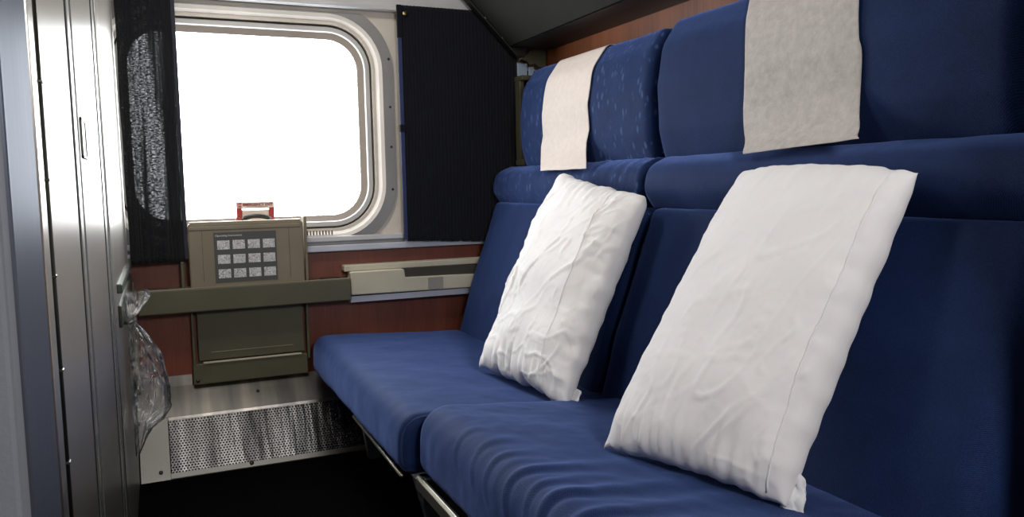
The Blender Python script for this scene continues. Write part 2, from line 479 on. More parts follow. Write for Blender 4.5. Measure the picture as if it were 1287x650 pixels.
# ------------------------------------------------------------------ locker on the left
lk = empty('locker', (XL - 0.25, 1.40, 0), 'tall steel locker with two narrow satin doors, along the left wall by the entrance', 'locker')
box('body', XL - 0.48, XL - 0.022, 0.846, 1.985, 0, H - 0.005, 'dark_gap', lk, bev=0)
box('stile', XL - 0.02, XL + 0.001, 0.846, 0.886, 0.0, H - 0.006, 'door_trim', lk, bev=0.0015)
tube('hinge', [(XL - 0.002, 0.894, 0.02), (XL - 0.002, 0.894, H - 0.02)], 0.0055, 'hinge', lk, 8)
hg = [o for o in bpy.data.objects if o.name == 'hinge'][0]
for k in range(22):
    z = 0.05 + k * 0.094
    box('hinge_knuckle', XL - 0.006, XL + 0.0045, 0.8885, 0.8995, z, z + 0.003, 'hinge', hg, bev=0.0008, seg=1)
d1 = box('door', XL - 0.020, XL, 0.904, 1.218, 0.03, H - 0.01, 'door_steel', lk, bev=0.002)
tag(d1, 'wide satin steel door nearest the entrance')
box('stile', XL - 0.020, XL + 0.001, 1.238, 1.280, 0.0, H - 0.006, 'door_trim', lk, bev=0.0015)
d2 = box('door', XL - 0.020, XL, 1.304, 1.742, 0.03, H - 0.01, 'door_steel', lk, bev=0.002)
tag(d2, 'far satin steel door with flush pull')
box('stile', XL - 0.020, XL + 0.001, 1.762, 1.820, 0.0, H - 0.006, 'door_trim', lk, bev=0.0015)
box('stile', XL - 0.020, XL + 0.003, 1.866, 1.975, 0.0, H - 0.006, 'door_trim', lk, bev=0.0015)
for a_, b_ in ((1.2185, 1.2375), (1.2805, 1.3035), (1.7425, 1.7615), (1.8205, 1.8655)):
    box('gap_shade', XL - 0.02, XL + 0.0012, a_, b_, 0.0, H - 0.008, 'dark_gap', lk, bev=0)  # black strips fill the door gaps, painting the shade inside them
def flush_pull():
    y0, y1, z0, z1 = 1.335, 1.410, 0.935, 0.995
    r = boxes('pull_frame', [(XL, XL + 0.003, y0, y1, z1 - 0.005, z1), (XL, XL + 0.003, y0, y1, z0, z0 + 0.005),
                             (XL, XL + 0.003, y0, y0 + 0.007, z0, z1), (XL, XL + 0.003, y1 - 0.007, y1, z0, z1)], 'hinge', d2, bev=0.0008, seg=1)
    box('pull_plate', XL + 0.0002, XL + 0.0015, y0 + 0.007, y1 - 0.007, z0 + 0.005, z1 - 0.005, 'door_trim', d2, bev=0)
flush_pull()

# ledge and metal rail low on the left wall beyond the locker
lg = box('trim_2', XL, XL + 0.012, 2.02, 2.795, 0.652, 0.674, 'hinge', bev=0.003); structure(lg)
structure(box('trim_3', XL, XL + 0.008, 2.02, 2.795, 0.572, 0.625, 'hinge', bev=0.004))
structure(box('trim_4', XL, XL + 0.014, 2.775, 2.799, 0.02, 0.60, 'olive', bev=0.002))

# ------------------------------------------------------------------ window
wn = empty('window_1', ((WX0 + WX1) / 2, YW, WZ0), kind='structure')
base = (WX0, WX1, WZ0, WZ1, WR)
V = [(x, YW + 0.046, z) for x, z in rrect(WX0 - 0.02, WX1 + 0.02, WZ0 - 0.02, WZ1 + 0.02, WR + 0.02)]
mesh('window_pane', V, [tuple(range(len(V)))], 'glass', wn)
ring('window_reveal', base, [(0, YW + 0.044), (0.0, YW + 0.036), (0.020, YW + 0.020), (0.0205, YW + 0.05), (0.005, YW + 0.05)], 'reveal', wn)
ring('window_frame', base, [(0.020, YW + 0.04), (0.020, YW + 0.014), (0.023, YW + 0.010), (0.036, YW + 0.010), (0.039, YW + 0.014), (0.040, YW + 0.04)], 'alu', wn)
ring('window_gasket', base, [(0.039, YW + 0.045), (0.039, YW + 0.020), (0.050, YW + 0.020), (0.050, YW + 0.045)], 'rubber', wn)
ring('window_bezel', base, [(0.048, YW + 0.03), (0.048, YW + 0.018), (0.051, YW + 0.008), (0.057, YW - 0.003), (0.066, YW - 0.011), (0.078, YW - 0.015), (0.078, YW + 0.002)], 'bezel_in', wn)
# outer flat flange, clipped top and bottom by the trims
FZ0, FZ1 = 0.716, 1.480
def flange():
    inn = rrect(WX0 - 0.078, WX1 + 0.078, WZ0 - 0.078, WZ1 + 0.078, WR + 0.078, 24)
    out = rrect(WX0 - 0.118, WX1 + 0.118, WZ0 - 0.118, WZ1 + 0.118, WR + 0.118, 24)
    cl = lambda P: [(x, min(max(z, FZ0), FZ1)) for x, z in P]
    inn, out = cl(inn), cl(out); n = len(inn)
    V = [(x, YW - 0.0148, z) for x, z in inn] + [(x, YW - 0.010, z) for x, z in out] + [(x, YW - 0.0005, z) for x, z in out]
    F = []
    for i in range(n):
        j = (i + 1) % n
        F += [(i, j, n + j, n + i), (n + i, n + j, 2 * n + j, 2 * n + i)]
    return mesh('window_flange', V, F, 'bezel', wn)
flange()
for z in (1.331, 1.164, 1.024, 0.874):
    disc('screw', (0.7665, YW - 0.010, z), (0, -1, 0), 0.0045, 0.003, 'screw', wn, 10)
for k in range(15): box('vent_slot', 0.395 + k * 0.0105, 0.399 + k * 0.0105, YW - 0.0175, YW - 0.012, 0.722, 0.737, 'reveal', wn, bev=0)
#(0.395 + k * 0.0105, 0.399 + k * 0.0105, YW - 0.0175, YW - 0.012, 0.722, 0.737) for k in range(15)]

# trims around: head trim, sill trim, ledge band
tr5 = empty('trim_5', (0.5, YW, 1.49), kind='structure')
box('band', XL, XR, YW - 0.030, YW, 1.492, 1.560, 'white_trim', tr5, bev=0.004)
box('ridge', XL, XR, YW - 0.040, YW - 0.028, 1.494, 1.507, 'white_trim', tr5, bev=0.004, seg=3)
box('cap', XL, XR, YW - 0.045, YW, 1.5605, 1.60, 'bezel', tr5, bev=0.004)
structure(box('trim_6', XL, 0.80, YW - 0.020, YW + 0.001, 0.697, 0.716, 'white_trim', bev=0.004, seg=3))
structure(box('trim_7', XL, XR, YW - 0.012, YW + 0.001, 0.686, 0.6965, 'bezel', bev=0.002))
structure(box('trim_8', XL, XR, YW - 0.026, YW + 0.001, 0.663, 0.6855, 'sill', bev=0.004))

# emergency exit pull handle on the window
ex = empty('emergency_exit_handle', (0.292, YW - 0.01, 0.785), 'red emergency exit pull handle with white lettered plate, at the bottom of the window', 'emergency handle')
yx = YW - 0.018
box('bracket', 0.2325, 0.3535, yx - 0.001, yx + 0.004, 0.8205, 0.842, 'red', ex, bev=0.001)
for x0 in (0.2325, 0.3355):
    box('bracket_leg', x0, x0 + 0.018, yx - 0.002, yx + 0.004, 0.778, 0.822, 'red', ex, bev=0.0015)
    box('bracket_foot', x0 - 0.003, x0 + 0.017, yx - 0.008, yx + 0.004, 0.778, 0.794, 'red', ex, bev=0.003)
box('sign_plate', 0.2345, 0.3515, yx - 0.003, yx - 0.001, 0.8225, 0.8405, 'sign', ex, bev=0.0004, seg=1)
text('lettering', 'EMERGENCY EXIT', 0.0120, 'red_ink', ex, (0.2525, yx - 0.0036, 0.8290), bold=0.0004, width=0.096)
box('pictogram', 0.2365, 0.2495, yx - 0.0034, yx - 0.003, 0.8245, 0.8390, 'red', ex, bev=0)
text('pictogram_figure', 'M', 0.013, 'sign', ex, (0.2385, yx - 0.0040, 0.8265), width=0.009)
box('small_print', 0.262, 0.332, yx - 0.0034, yx - 0.003, 0.8250, 0.8262, 'red_ink', ex, bev=0)
hp = [(0.249 + 0.088 * t, yx - 0.010 - 0.012 * math.sin(PI * t), 0.783 + 0.013 * math.sin(PI * t) ** 0.6) for t in [i / 12 for i in range(13)]]
tube('grip', hp, 0.0075, 'black', ex, 10)
box('back_plate', 0.249, 0.337, yx + 0.002, yx + 0.005, 0.790, 0.815, 'sign', ex, bev=0.001)

# ------------------------------------------------------------------ fold-down table unit
tb = empty('folding_table', (0.26, YW, 0.245), 'taupe folding table unit with instruction placard, stowed below the window', 'table')
YT = 2.722
# stowed leaf with rounded top
leaf = fillet([(0.078, 0.560), (0.078, 0.779), (0.436, 0.779), (0.436, 0.560)], [0, 0.012, 0.012, 0], 5)
def slab(name, poly, y0, y1, mat, parent, bev=0.004):
    n = len(poly); bm = bmesh.new()
    a = [bm.verts.new((p[0], y0, p[1])) for p in poly]; b = [bm.verts.new((p[0], y1, p[1])) for p in poly]
    bm.faces.new(a); bm.faces.new(b[::-1])
    for i in range(n): bm.faces.new((a[i], a[(i + 1) % n], b[(i + 1) % n], b[i]))
    bmesh.ops.recalc_face_normals(bm, faces=bm.faces)
    es = [e for e in bm.edges if abs(e.verts[0].co.y - e.verts[1].co.y) < 1e-6 and abs(e.verts[0].co.y - y0) < 1e-6]
    if bev: bmesh.ops.bevel(bm, geom=es, offset=bev, segments=3, profile=0.5, affect='EDGES')
    me = bpy.data.meshes.new(name); bm.to_mesh(me); bm.free()
    return link(name, me, mat, parent)
slab('leaf', leaf, YT, 2.750, 'olive_top', tb, 0.005)
box('leaf_edge_highlight', 0.084, 0.430, YT + 0.002, 2.748, 0.7785, 0.7830, 'cream', tb, bev=0.002)  # cream strip paints the window light along the leaf's top
box('leaf_lip', 0.080, 0.428, YT - 0.003, YT + 0.002, 0.756, 0.768, 'olive_top', tb, bev=0.002)
box('side_rail', 0.442, 0.452, 2.745, 2.799, 0.572, 0.790, 'olive_top', tb, bev=0.002)
box('side_rail', 0.052, 0.062, 2.750, 2.799, 0.572, 0.655, 'olive', tb, bev=0.002)
for gx in (0.118, 0.388): box('leaf_groove', gx, gx + 0.0015, YT - 0.0006, YT + 0.001, 0.59, 0.762, 'olive', tb, bev=0)
# placard
pc = box('placard', 0.1535, 0.3470, YT - 0.0022, YT - 0.0002, 0.586, 0.7475, 'placard', tb, bev=0)
tag(pc, 'dark grey instruction placard with twelve small drawings')
for r_ in range(3):
    for c_ in range(4):
        x0 = 0.1635 + c_ * 0.0470; z0 = 0.6925 - r_ * 0.0465
        p_ = box('drawing', x0, x0 + 0.0375, YT - 0.0028, YT - 0.0022, z0, z0 + 0.029, 'drawing', pc, bev=0)
text('heading', 'Operating Instructions', 0.0088, 'print', pc, (0.158, YT - 0.0027, 0.7345), bold=0.0001, width=0.082)
# table bar (front edge housing) right across
box('bar', -0.078, 0.588, 2.712, 2.797, 0.497, 0.572, 'olive', tb, bev=0.004, seg=3)
box('bar_edge', -0.074, 0.585, 2.713, 2.722, 0.5705, 0.5745, 'olive_top', tb, bev=0.0015)
for cx in (0.525, -0.022):
    V, F = tube_geo([(cx, 2.757, 0.5722), (cx, 2.757, 0.5742)], 0.034, 28)
    mesh('cup_recess', V, F, 'cup', tb, False)
# lower recessed panel with lip, kick plate and posts
box('lower_panel', 0.092, 0.432, 2.775, 2.797, 0.325, 0.497, 'olive', tb, bev=0.002)
box('panel_crease', 0.130, 0.395, 2.7735, 2.7755, 0.349, 0.352, 'olive_top', tb, bev=0.0008, seg=1)
box('lower_lip', 0.104, 0.420, 2.762, 2.776, 0.3170, 0.3215, 'cream', tb, bev=0.001)
box('kick_plate', 0.072, 0.440, 2.768, 2.797, 0.248, 0.317, 'olive', tb, bev=0.003)
box('post', 0.074, 0.082, 2.765, 2.799, 0.317, 0.497, 'olive', tb, bev=0.0015)
box('post', 0.441, 0.449, 2.765, 2.799, 0.300, 0.497, 'olive', tb, bev=0.0015)
disc('bolt', (0.085, 2.768, 0.262), (0, -1, 0), 0.006, 0.003, 'screw', tb, 12)

# ------------------------------------------------------------------ armrest
ar = empty('armrest', (0.82, YW, 0.48), 'cream moulded armrest with a notched front, on the wall under the right curtain', 'armrest')
box('back_rail', 0.574, 1.150, 2.750, 2.799, 0.592, 0.614, 'cream', ar, bev=0.004, seg=3)
box('dark_pad', 0.770, 1.150, 2.742, 2.799, 0.556, 0.5915, 'rest_dark', ar, bev=0.001)
slab('front_body', fillet([(0.590, 0.512), (0.590, 0.592), (0.782, 0.5925), (0.785, 0.562), (1.140, 0.556), (1.140, 0.508)], [0.006, 0.006, 0.008, 0.006, 0.004, 0.004], 4), 2.726, 2.785, 'cream', ar, 0.004)
box('grey_patch', 0.868, 0.925, 2.7252, 2.7262, 0.514, 0.556, 'rest_grey', ar, bev=0)
box('under_strip', 0.590, 1.150, 2.742, 2.799, 0.484, 0.5055, 'sill', ar, bev=0.002)
box('shadow_strip', 0.588, 1.150, 2.746, 2.798, 0.5055, 0.512, 'berth_trim_shade', ar, bev=0)

# ------------------------------------------------------------------ heater cover (sloping, perforated)
ht = empty('heater_cover', (0.3, YW, 0.0), 'sloping stainless heater cover with perforated front, on the floor under the folding table', 'heater cover')
def quad(name, pts, mat, parent, uv=False, thick=None):
    me = bpy.data.meshes.new(name); me.from_pydata([tuple(p) for p in pts], [], [(0, 1, 2, 3)]); me.update()
    if uv:
        l = me.uv_layers.new(name='UVMap'); a = Vector(pts[0])
        ex_ = (Vector(pts[1]) - a); eu = ex_.normalized(); ev = (Vector(pts[3]) - a); ev = (ev - eu * ev.dot(eu)).normalized()
        for li, lp in enumerate(me.loops):
            d = Vector(pts[lp.vertex_index]) - a; l.data[li].uv = (d.dot(eu), d.dot(ev))
    o = link(name, me, mat, parent)
    if thick:
        s = o.modifiers.new('t', 'SOLIDIFY'); s.thickness = thick; s.offset = 0
    return o
XE = 0.64
def prism(name, prof, x0, x1, mat, parent, bev=0.0):
    n = len(prof); V = [(x0, y, z) for y, z in prof] + [(x1, y, z) for y, z in prof]
    F = [tuple(range(n)), tuple(range(n, 2 * n))] + [(i, (i + 1) % n, n + (i + 1) % n, n + i) for i in range(n)]
    return mesh(name, V, F, mat, parent)
# upper plate, thin folded sheet
prism('top_plate', [(2.797, 0.246), (2.797, 0.242), (2.701, 0.166), (2.697, 0.171), (2.790, 0.246)], XL + 0.004, XE, 'plate_steel', ht)
prism('wall_flange', [(2.799, 0.280), (2.799, 0.2465), (2.790, 0.2465), (2.794, 0.280)], XL + 0.004, 0.068, 'plate_steel', ht)
q0, q1 = (2.6985, 0.1665), (2.612, 0.014)
quad('perforated_panel', [(-0.010, q1[0], q1[1]), (XE, q1[0], q1[1]), (XE, q0[0], q0[1]), (-0.010, q0[0], q0[1])], 'perf', ht, uv=True)
prism('left_plate', [(2.6965, 0.170), (2.6015, 0.001), (2.6065, 0.001), (2.7015, 0.168)], XL + 0.004, -0.013, 'plate_dull', ht)
prism('perforation_border', [(2.6985, 0.1715), (2.694, 0.1615), (2.6955, 0.1595), (2.701, 0.1695)], -0.011, XE, 'plate_steel', ht)
prism('bottom_lip', [(2.613, 0.0165), (2.604, 0.001), (2.600, 0.001), (2.600, 0.004), (2.608, 0.018)], -0.012, XE, 'plate_dull', ht)
box('inner_box', XL + 0.006, XE, 2.72, 2.795, 0.002, 0.16, 'dark_gap', ht, bev=0)
nv = Vector((0, -(q0[1] - q1[1]), (q0[0] - q1[0]))).normalized()
disc('screw', (0.268, 2.744, 0.211), (0, -0.64, 0.77), 0.005, 0.002, 'screw', ht, 12)
disc('screw', (-0.040, 2.6125, 0.024), nv, 0.006, 0.003, 'screw', ht, 12)
disc('screw', (0.225, 2.6085, 0.013), nv, 0.007, 0.005, 'screw', ht, 12)

# ------------------------------------------------------------------ curtains
def curtain(name, x0, x1, z0f, z1, y, amp, nple, mat, n=260, label=None, seed=0, shape='sin', edge_in=0.0, lean=0.0):
    nz = 60; V = []; F = []
    for j in range(nz + 1):
        t = j / nz
        for i in range(n + 1):
            s = i / n
            xx = x0 + (x1 - x0) * s
            z0 = z0f(xx) + 0.004 * noise.noise((xx * 60, seed, 0))
            z = z1 + (z0 - z1) * t
            ph = s * nple * 2 * PI + 1.4 * noise.noise((s * 6, t * 1.2, seed))
            w = math.sin(ph)
            if shape == 'rib': w = math.copysign(abs(w) ** 0.7, w)
            a = amp * (0.6 + 0.4 * t) * (0.7 + 0.6 * noise.noise((s * 9, seed + 3, t)))
            yy = y + a * w + lean * t
            xx += 0.004 * noise.noise((t * 5, seed, s * 3)) + edge_in * t * (s - 0.5)
            V.append((xx, yy, z))
    for j in range(nz):
        for i in range(n):
            a = j * (n + 1) + i; F.append((a, a + 1, a + n + 2, a + n + 1))
    o = mesh(name, V, F, mat, None, True)
    sm = o.modifiers.new('t', 'SOLIDIFY'); sm.thickness = 0.0012
    return o
cl = curtain('curtain', XL + 0.008, 0.067, lambda x: 0.658 + 0.02 * x, 1.66, 2.742, 0.006, 9, 'curtain_l', seed=2, label='x')
tag(cl, 'thin dark curtain with daylight glowing through its weave, covering the left side of the window', 'curtain')
box('hem', 0.0655, 0.0775, 2.739, 2.745, 0.665, 1.66, 'hem', cl, bev=0.002)
disc('snap', (0.073, 2.731, 1.513), (0, -1, 0), 0.009, 0.006, 'brass', cl, 16, 0.005)
cr = curtain('curtain', 0.806, 1.245, lambda x: 0.690 - 0.05 * (x - 0.8), 1.512, 2.755, 0.0035, 34, 'curtain_r', n=520, seed=9, shape='rib')
tag(cr, 'black finely pleated curtain with blue edge, hanging right of the window', 'curtain')
box('edge_lining', 0.7925, 0.807, 2.751, 2.759, 0.694, 1.512, 'lining', cr, bev=0.002)
box('edge_cover', 0.7915, 0.8085, 2.749, 2.761, 1.40, 1.5125, 'curtain_r', cr, bev=0.001)
box('tab', 0.7905, 0.811, 2.748, 2.762, 1.075, 1.100, 'curtain_r', cr, bev=0.001)
disc('snap', (0.818, 2.748, 1.483), (0, -1, 0), 0.008, 0.005, 'brass', cr, 16, 0.005)

# ------------------------------------------------------------------ folded upper berth above the sofa
bt = empty('upper_berth', (1.2, 1.9, 1.38), 'dark grey folded upper berth shell, slanting overhead above the sofa', 'bunk')
# cross-section in x, z
def yprism(name, prof, y0, y1, mat, parent, bev=0.0):
    bm = bmesh.new(); n = len(prof)
    a = [bm.verts.new((p[0], y0, p[1])) for p in prof]; b = [bm.verts.new((p[0], y1, p[1])) for p in prof]
    bm.faces.new(a); bm.faces.new(b)
    for i in range(n): bm.faces.new((a[i], a[(i + 1) % n], b[(i + 1) % n], b[i]))
    bmesh.ops.recalc_face_normals(bm, faces=bm.faces)
    if bev: bmesh.ops.bevel(bm, geom=list(bm.edges), offset=bev, segments=2, profile=0.5, affect='EDGES')
    me = bpy.data.meshes.new(name); bm.to_mesh(me); bm.free()
    return link(name, me, mat, parent)
yprism('shell', [(1.195, 1.380), (0.80, 1.79), (0.55, 2.00), (0.62, 2.08), (1.369, 2.08), (1.369, 1.50), (1.25, 1.50), (1.215, 1.40)], 0.68, 2.700, 'berth', bt, 0.004)
yprism('underside_shade', [(1.197, 1.379), (1.217, 1.3995), (1.369, 1.3995), (1.369, 1.379)], 0.68, 2.700, 'berth_trim_shade', bt, 0.002)  # black slab added as the shadow band between berth and wall
yprism('end_trim', [(1.222, 1.350), (0.76, 1.815), (0.70, 1.90), (0.80, 1.95), (1.30, 1.42), (1.25, 1.345)], 2.702, 2.738, 'berth_trim_shade', bt, 0.003)
disc('screw', (1.105, 2.702, 1.478), (0, -1, 0), 0.005, 0.002, 'brass', bt, 10)
disc('screw', (1.170, 2.702, 1.412), (0, -1, 0), 0.005, 0.002, 'brass', bt, 10)

# ------------------------------------------------------------------ corner shelf unit
cs = empty('corner_niche', (1.29, 2.76, 0.95), 'narrow grey-green wall niche in the corner beside the far headrest', 'shelf')
box('back', 1.245, 1.365, 2.785, 2.799, 0.955, 1.31, 'dark_gap', cs, bev=0)
box('post', 1.238, 1.258, 2.715, 2.785, 0.975, 1.268, 'olive', cs, bev=0.003)
box('top_shelf', 1.236, 1.360, 2.690, 2.785, 1.262, 1.280, 'olive', cs, bev=0.003)
box('bottom_shelf', 1.236, 1.360, 2.690, 2.785, 0.952, 0.975, 'olive', cs, bev=0.003)
box('pale_patch', 1.245, 1.285, 2.745, 2.753, 1.283, 1.330, 'blue_white', cs, bev=0.002)  # small pale blue patches above the top shelf
box('pale_patch', 1.291, 1.312, 2.745, 2.753, 1.283, 1.320, 'blue_white', cs, bev=0.002)
br = slab('bracket', [(1.262, 1.345), (1.285, 1.338), (1.295, 1.326), (1.32, 1.33), (1.33, 1.318), (1.362, 1.318), (1.362, 1.41), (1.32, 1.40)], 2.742, 2.752, 'olive', cs, 0.002)
disc('latch', (1.300, 2.775, 1.03), (0, -1, 0), 0.008, 0.01, 'brass', cs, 12)

# ------------------------------------------------------------------ sofa
sf = empty('sofa', (0.85, 1.7, 0.0), 'two-seat blue upholstered railway sofa with separate headrests, along the right wall', 'sofa')
def fine(p, n, a=0.002): return a * noise.noise(p * 9) + a * 0.35 * noise.noise(p * 31)
# pulled creases over the front edge of the near cushion: (y on top, reach inwards, height, half-width)
CREASES = [(1.055, 0.30, 0.0062, 0.0095), (1.104, 0.13, 0.0036, 0.006), (1.180, 0.22, 0.0046, 0.008), (1.262, 0.12, 0.0036, 0.007),
           (1.330, 0.08, 0.0026, 0.006), (1.420, 0.09, 0.0022, 0.007), (0.972, 0.30, 0.0055, 0.010), (0.890, 0.20, 0.0045, 0.010),
           (0.820, 0.22, 0.0045, 0.010), (1.222, 0.06, 0.0014, 0.005)]
def crease_near(p, n):
    h = fine(p, n, 0.003)
    dx = max(0.0, p.x - 0.50)
    if p.z > 0.29:
        down = max(0.0, 0.405 - p.z) if p.x < 0.60 else 0.0
        for k, (yc, reach, amp, w) in enumerate(CREASES):
            c = yc - 0.60 * down - 2.0 * down * down + 0.05 * (1 - math.exp(-dx / 0.12)) * (0.4 * math.sin(k * 2.1)) + 0.006 * noise.noise((dx * 18, k * 5.1, 0))
            d = (p.y - c) / (w * (1 + 2.2 * dx / reach))
            if abs(d) > 3: continue
            m_ = math.exp(-(dx / reach) ** 2 * 1.3) * max(0, 1 - down / 0.085)
            h += 0.8 * amp * m_ * (math.exp(-d * d) - 0.55 * math.exp(-(d + 1.7) ** 2))
    return h
def crease_far(p, n):
    h = fine(p, n, 0.003)
    dx = p.x - 0.45
    if p.z < 0.40 and dx < 0.06:
        h += 0.0022 * noise.noise((p.y * 11 + p.z * 6, 4, 4)) * math.exp(-abs(p.z - 0.35) / 0.04)
    return h
# seats
sc1 = pad('seat_cushion', [(0.445, 0.255), (0.452, 0.388), (1.06, 0.352), (1.06, 0.225)], [0.03, 0.045, 0.03, 0.03], 1.640, 2.735, 0.026, 'blue', sf, 0.012, 0.014, crease_far)
sc2 = pad('seat_cushion', [(0.478, 0.268), (0.486, 0.418), (1.06, 0.366), (1.06, 0.225)], [0.03, 0.062, 0.03, 0.03], 0.70, 1.630, 0.034, 'blue', sf, 0.007, 0.006, crease_near)
# piping on the far cushion's end
def pipe_loop(name, poly, rad, y, parent, r=0.003, ins=0.006):
    Q = smooth_loop(resample(fillet(poly, rad), 0.012), 2)
    pts = [(p.x, y, p.y) for p in Q] + [(Q[0].x, y, Q[0].y)]
    return tube(name, pts, r, 'piping', parent, 6)
pipe_loop('piping', [(0.452, 0.262), (0.458, 0.382), (1.055, 0.347), (1.055, 0.23)], [0.03, 0.045, 0.03, 0.03], 1.650, sc1)
# back cushions
bk = [(0.958, 0.300), (1.020, 0.52), (1.128, 0.818), (1.30, 0.818), (1.20, 0.28)]
pad('back_cushion', bk, [0.03, 0.10, 0.02, 0.02, 0.03], 1.715, 2.720, 0.030, 'blue', sf, 0.014, 0.02, lambda p, n: fine(p, n, 0.003))
bk2 = [(0.948, 0.300), (1.010, 0.52), (1.120, 0.818), (1.30, 0.818), (1.20, 0.28)]
pad('back_cushion', bk2, [0.03, 0.10, 0.02, 0.02, 0.03], 0.70, 1.695, 0.040, 'blue', sf, 0.014, 0.02, lambda p, n: fine(p, n, 0.003))
# lumbar rolls
rl = [(1.150, 0.812), (1.118, 0.860), (1.126, 0.922), (1.185, 0.946), (1.32, 0.944), (1.32, 0.812)]
def roll_w(p, n):
    return fine(p, n, 0.003) + (0.003 * noise.noise((p.y * 45, p.z * 8, 2)) if p.y > 1.7 and p.y < 2.15 else 0)
pad('lumbar_roll', rl, [0.02, 0.05, 0.05, 0.04, 0.03, 0.03], 1.732, 2.720, 0.024, 'blue_fleck', sf, 0.012, 0.010, roll_w)
rl2 = [(x - 0.012, z) for x, z in rl]
pad('lumbar_roll', rl2, [0.02, 0.05, 0.05, 0.04, 0.03, 0.03], 0.70, 1.716, 0.034, 'blue', sf, 0.012, 0.02, lambda p, n: fine(p, n, 0.002))
# headrests
hd = [(1.200, 0.932), (1.180, 1.01), (1.174, 1.12), (1.190, 1.22), (1.238, 1.286), (1.345, 1.286), (1.345, 0.93)]
hr1 = pad('headrest', hd, [0.025, 0.08, 0.10, 0.08, 0.03, 0.03, 0.03], 1.775, 2.600, 0.030, 'blue_fleck', sf, 0.012, 0.02, lambda p, n: fine(p, n, 0.003))
hd2 = [(x - 0.012, z + (0.006 if z > 1.2 else 0)) for x, z in hd]
hr2 = pad('headrest', hd2, [0.025, 0.08, 0.10, 0.08, 0.03, 0.03, 0.03], 0.782, 1.742, 0.040, 'blue', sf, 0.012, 0.02, lambda p, n: fine(p, n, 0.002))
# frame, rails and legs under the seats
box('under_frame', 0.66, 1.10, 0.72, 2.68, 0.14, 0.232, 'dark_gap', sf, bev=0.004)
yprism('seat_rail', [(0.470, 0.238), (0.470, 0.262), (0.476, 0.268), (0.484, 0.264), (0.484, 0.238)], 0.705, 1.605, 'rail_metal', sf, 0.001)
tr_ = [(0.466, y, 0.247 - 0.0) for y in (1.66, 1.8, 2.0, 2.2)]
tube('seat_rail', [(0.458, 1.67, 0.246), (0.462, 1.80, 0.243), (0.466, 2.0, 0.242), (0.470, 2.2, 0.240)], 0.005, 'rail_metal', sf, 8)
box('cross_bar', 0.48, 1.05, 1.585, 1.625, 0.205, 0.262, 'bracket_metal', sf, bev=0.003)
yprism('leg', [(0.468, 0.262), (0.500, 0.262), (0.560, 0.02), (0.560, 0.0), (0.535, 0.0)], 1.600, 1.630, 'bracket_metal', sf, 0.002)
yprism('leg', [(0.55, 0.20), (0.59, 0.20), (0.62, 0.0), (0.58, 0.0)], 2.50, 2.53, 'bracket_metal', sf, 0.002)
yprism('leg', [(0.50, 0.24), (0.54, 0.24), (0.60, 0.0), (0.56, 0.0)], 0.72, 0.75, 'bracket_metal', sf, 0.002)
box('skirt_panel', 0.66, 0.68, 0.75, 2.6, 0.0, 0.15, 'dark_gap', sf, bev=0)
tag(box('end_bracket', 1.165, 1.30, 0.752, 0.766, 0.955, 1.085, 'rail_metal', sf, bev=0.004), 'bare metal end bracket beside the near headrest')

# ------------------------------------------------------------------ headrest covers (cloth strips following the headrest front)
def cover(name, hprof, y0, y1, y0b, y1b, off, mat, zbot, label, curl=0.0, seed=0, rag=0.004, follow=0.0, tilt=0.0):
    Q = smooth_loop(resample(fillet(hprof, [0.025, 0.08, 0.10, 0.08, 0.03, 0.03, 0.03]), 0.012), 2)
    # path: from back-top over to front bottom
    n = len(Q)
    top_back = max(range(n), key=lambda i: Q[i].x + Q[i].y * 3)
    area = sum(Q[i - 1].x * Q[i].y - Q[i].x * Q[i - 1].y for i in range(n)); sg = 1 if area > 0 else -1
    # walk the direction that goes to smaller x
    step = 1 if Q[(top_back + 3) % n].x < Q[top_back].x else -1
    path = []; i = top_back
    while True:
        t = (Q[(i + 1) % n] - Q[i - 1]).normalized(); nn = Vector((t.y, -t.x)) * sg
        p = Q[i] + nn * off
        path.append(p)
        i = (i + step) % n
        if (Q[i].y < 0.965 and Q[i].x < 1.24) or len(path) > n: break
    # hang free a little over the lumbar roll
    path = [p for p in path if p.y > 1.03]
    for q in zbot:
        a_ = path[-1]; q = Vector(q)
        for k_ in range(1, 4): path.append(a_.lerp(q, k_ / 3))
    NY = 48; V = []; F = []; m_ = len(path)
    for j, p in enumerate(path):
        s = j / (m_ - 1)
        a, b = y0 + (y0b - y0) * s, y1 + (y1b - y1) * s
        for k in range(NY + 1):
            t = k / NY
            y = (a + (b - a) * t) * (1 + (p.x - 1.165) * (0.85 if p.x < 1.165 else follow))
            wob = 0.0
            if t < 0.001 or t > 0.999: y += rag * noise.noise((s * 5, seed, t))
            o_ = 0.0025 * (0.5 + 0.5 * noise.noise((y * 14, s * 7, seed)))
            if curl: o_ += curl * max(0, s - 0.72) * max(0, noise.noise((y * 16, s * 9, seed + 4)) + 0.3)
            V.append((p.x - o_, y, p.y + tilt * (0.5 - t) * s * s + rag * 0.6 * noise.noise((t * 3, seed, s)) * (s > 0.98)))
    for j in range(m_ - 1):
        for k in range(NY):
            q = j * (NY + 1) + k; F.append((q, q + 1, q + NY + 2, q + NY + 1))
    o = mesh(name, V, F, mat, None, True)
    sm = o.modifiers.new('t', 'SOLIDIFY'); sm.thickness = 0.0012; sm.offset = 0
    return tag(o, label, 'headrest cover', 'disposable headrest covers on the sofa')
cover('headrest_cover', hd, 2.075, 2.375, 2.085, 2.395, 0.004, 'cover_a', [(1.162, 0.985), (1.142, 0.957), (1.113, 0.924)], 'smooth cream paper cover strip over the far headrest, above the smaller pillow', 0.0, 3)
cover('headrest_cover', hd2, 1.098, 1.390, 1.070, 1.386, 0.004, 'cover_b', [(1.150, 0.985), (1.130, 0.957), (1.113, 0.944)], 'creased grey-white paper cover strip over the near headrest, above the large pillow', 0.05, 8, follow=0.6, tilt=0.014)

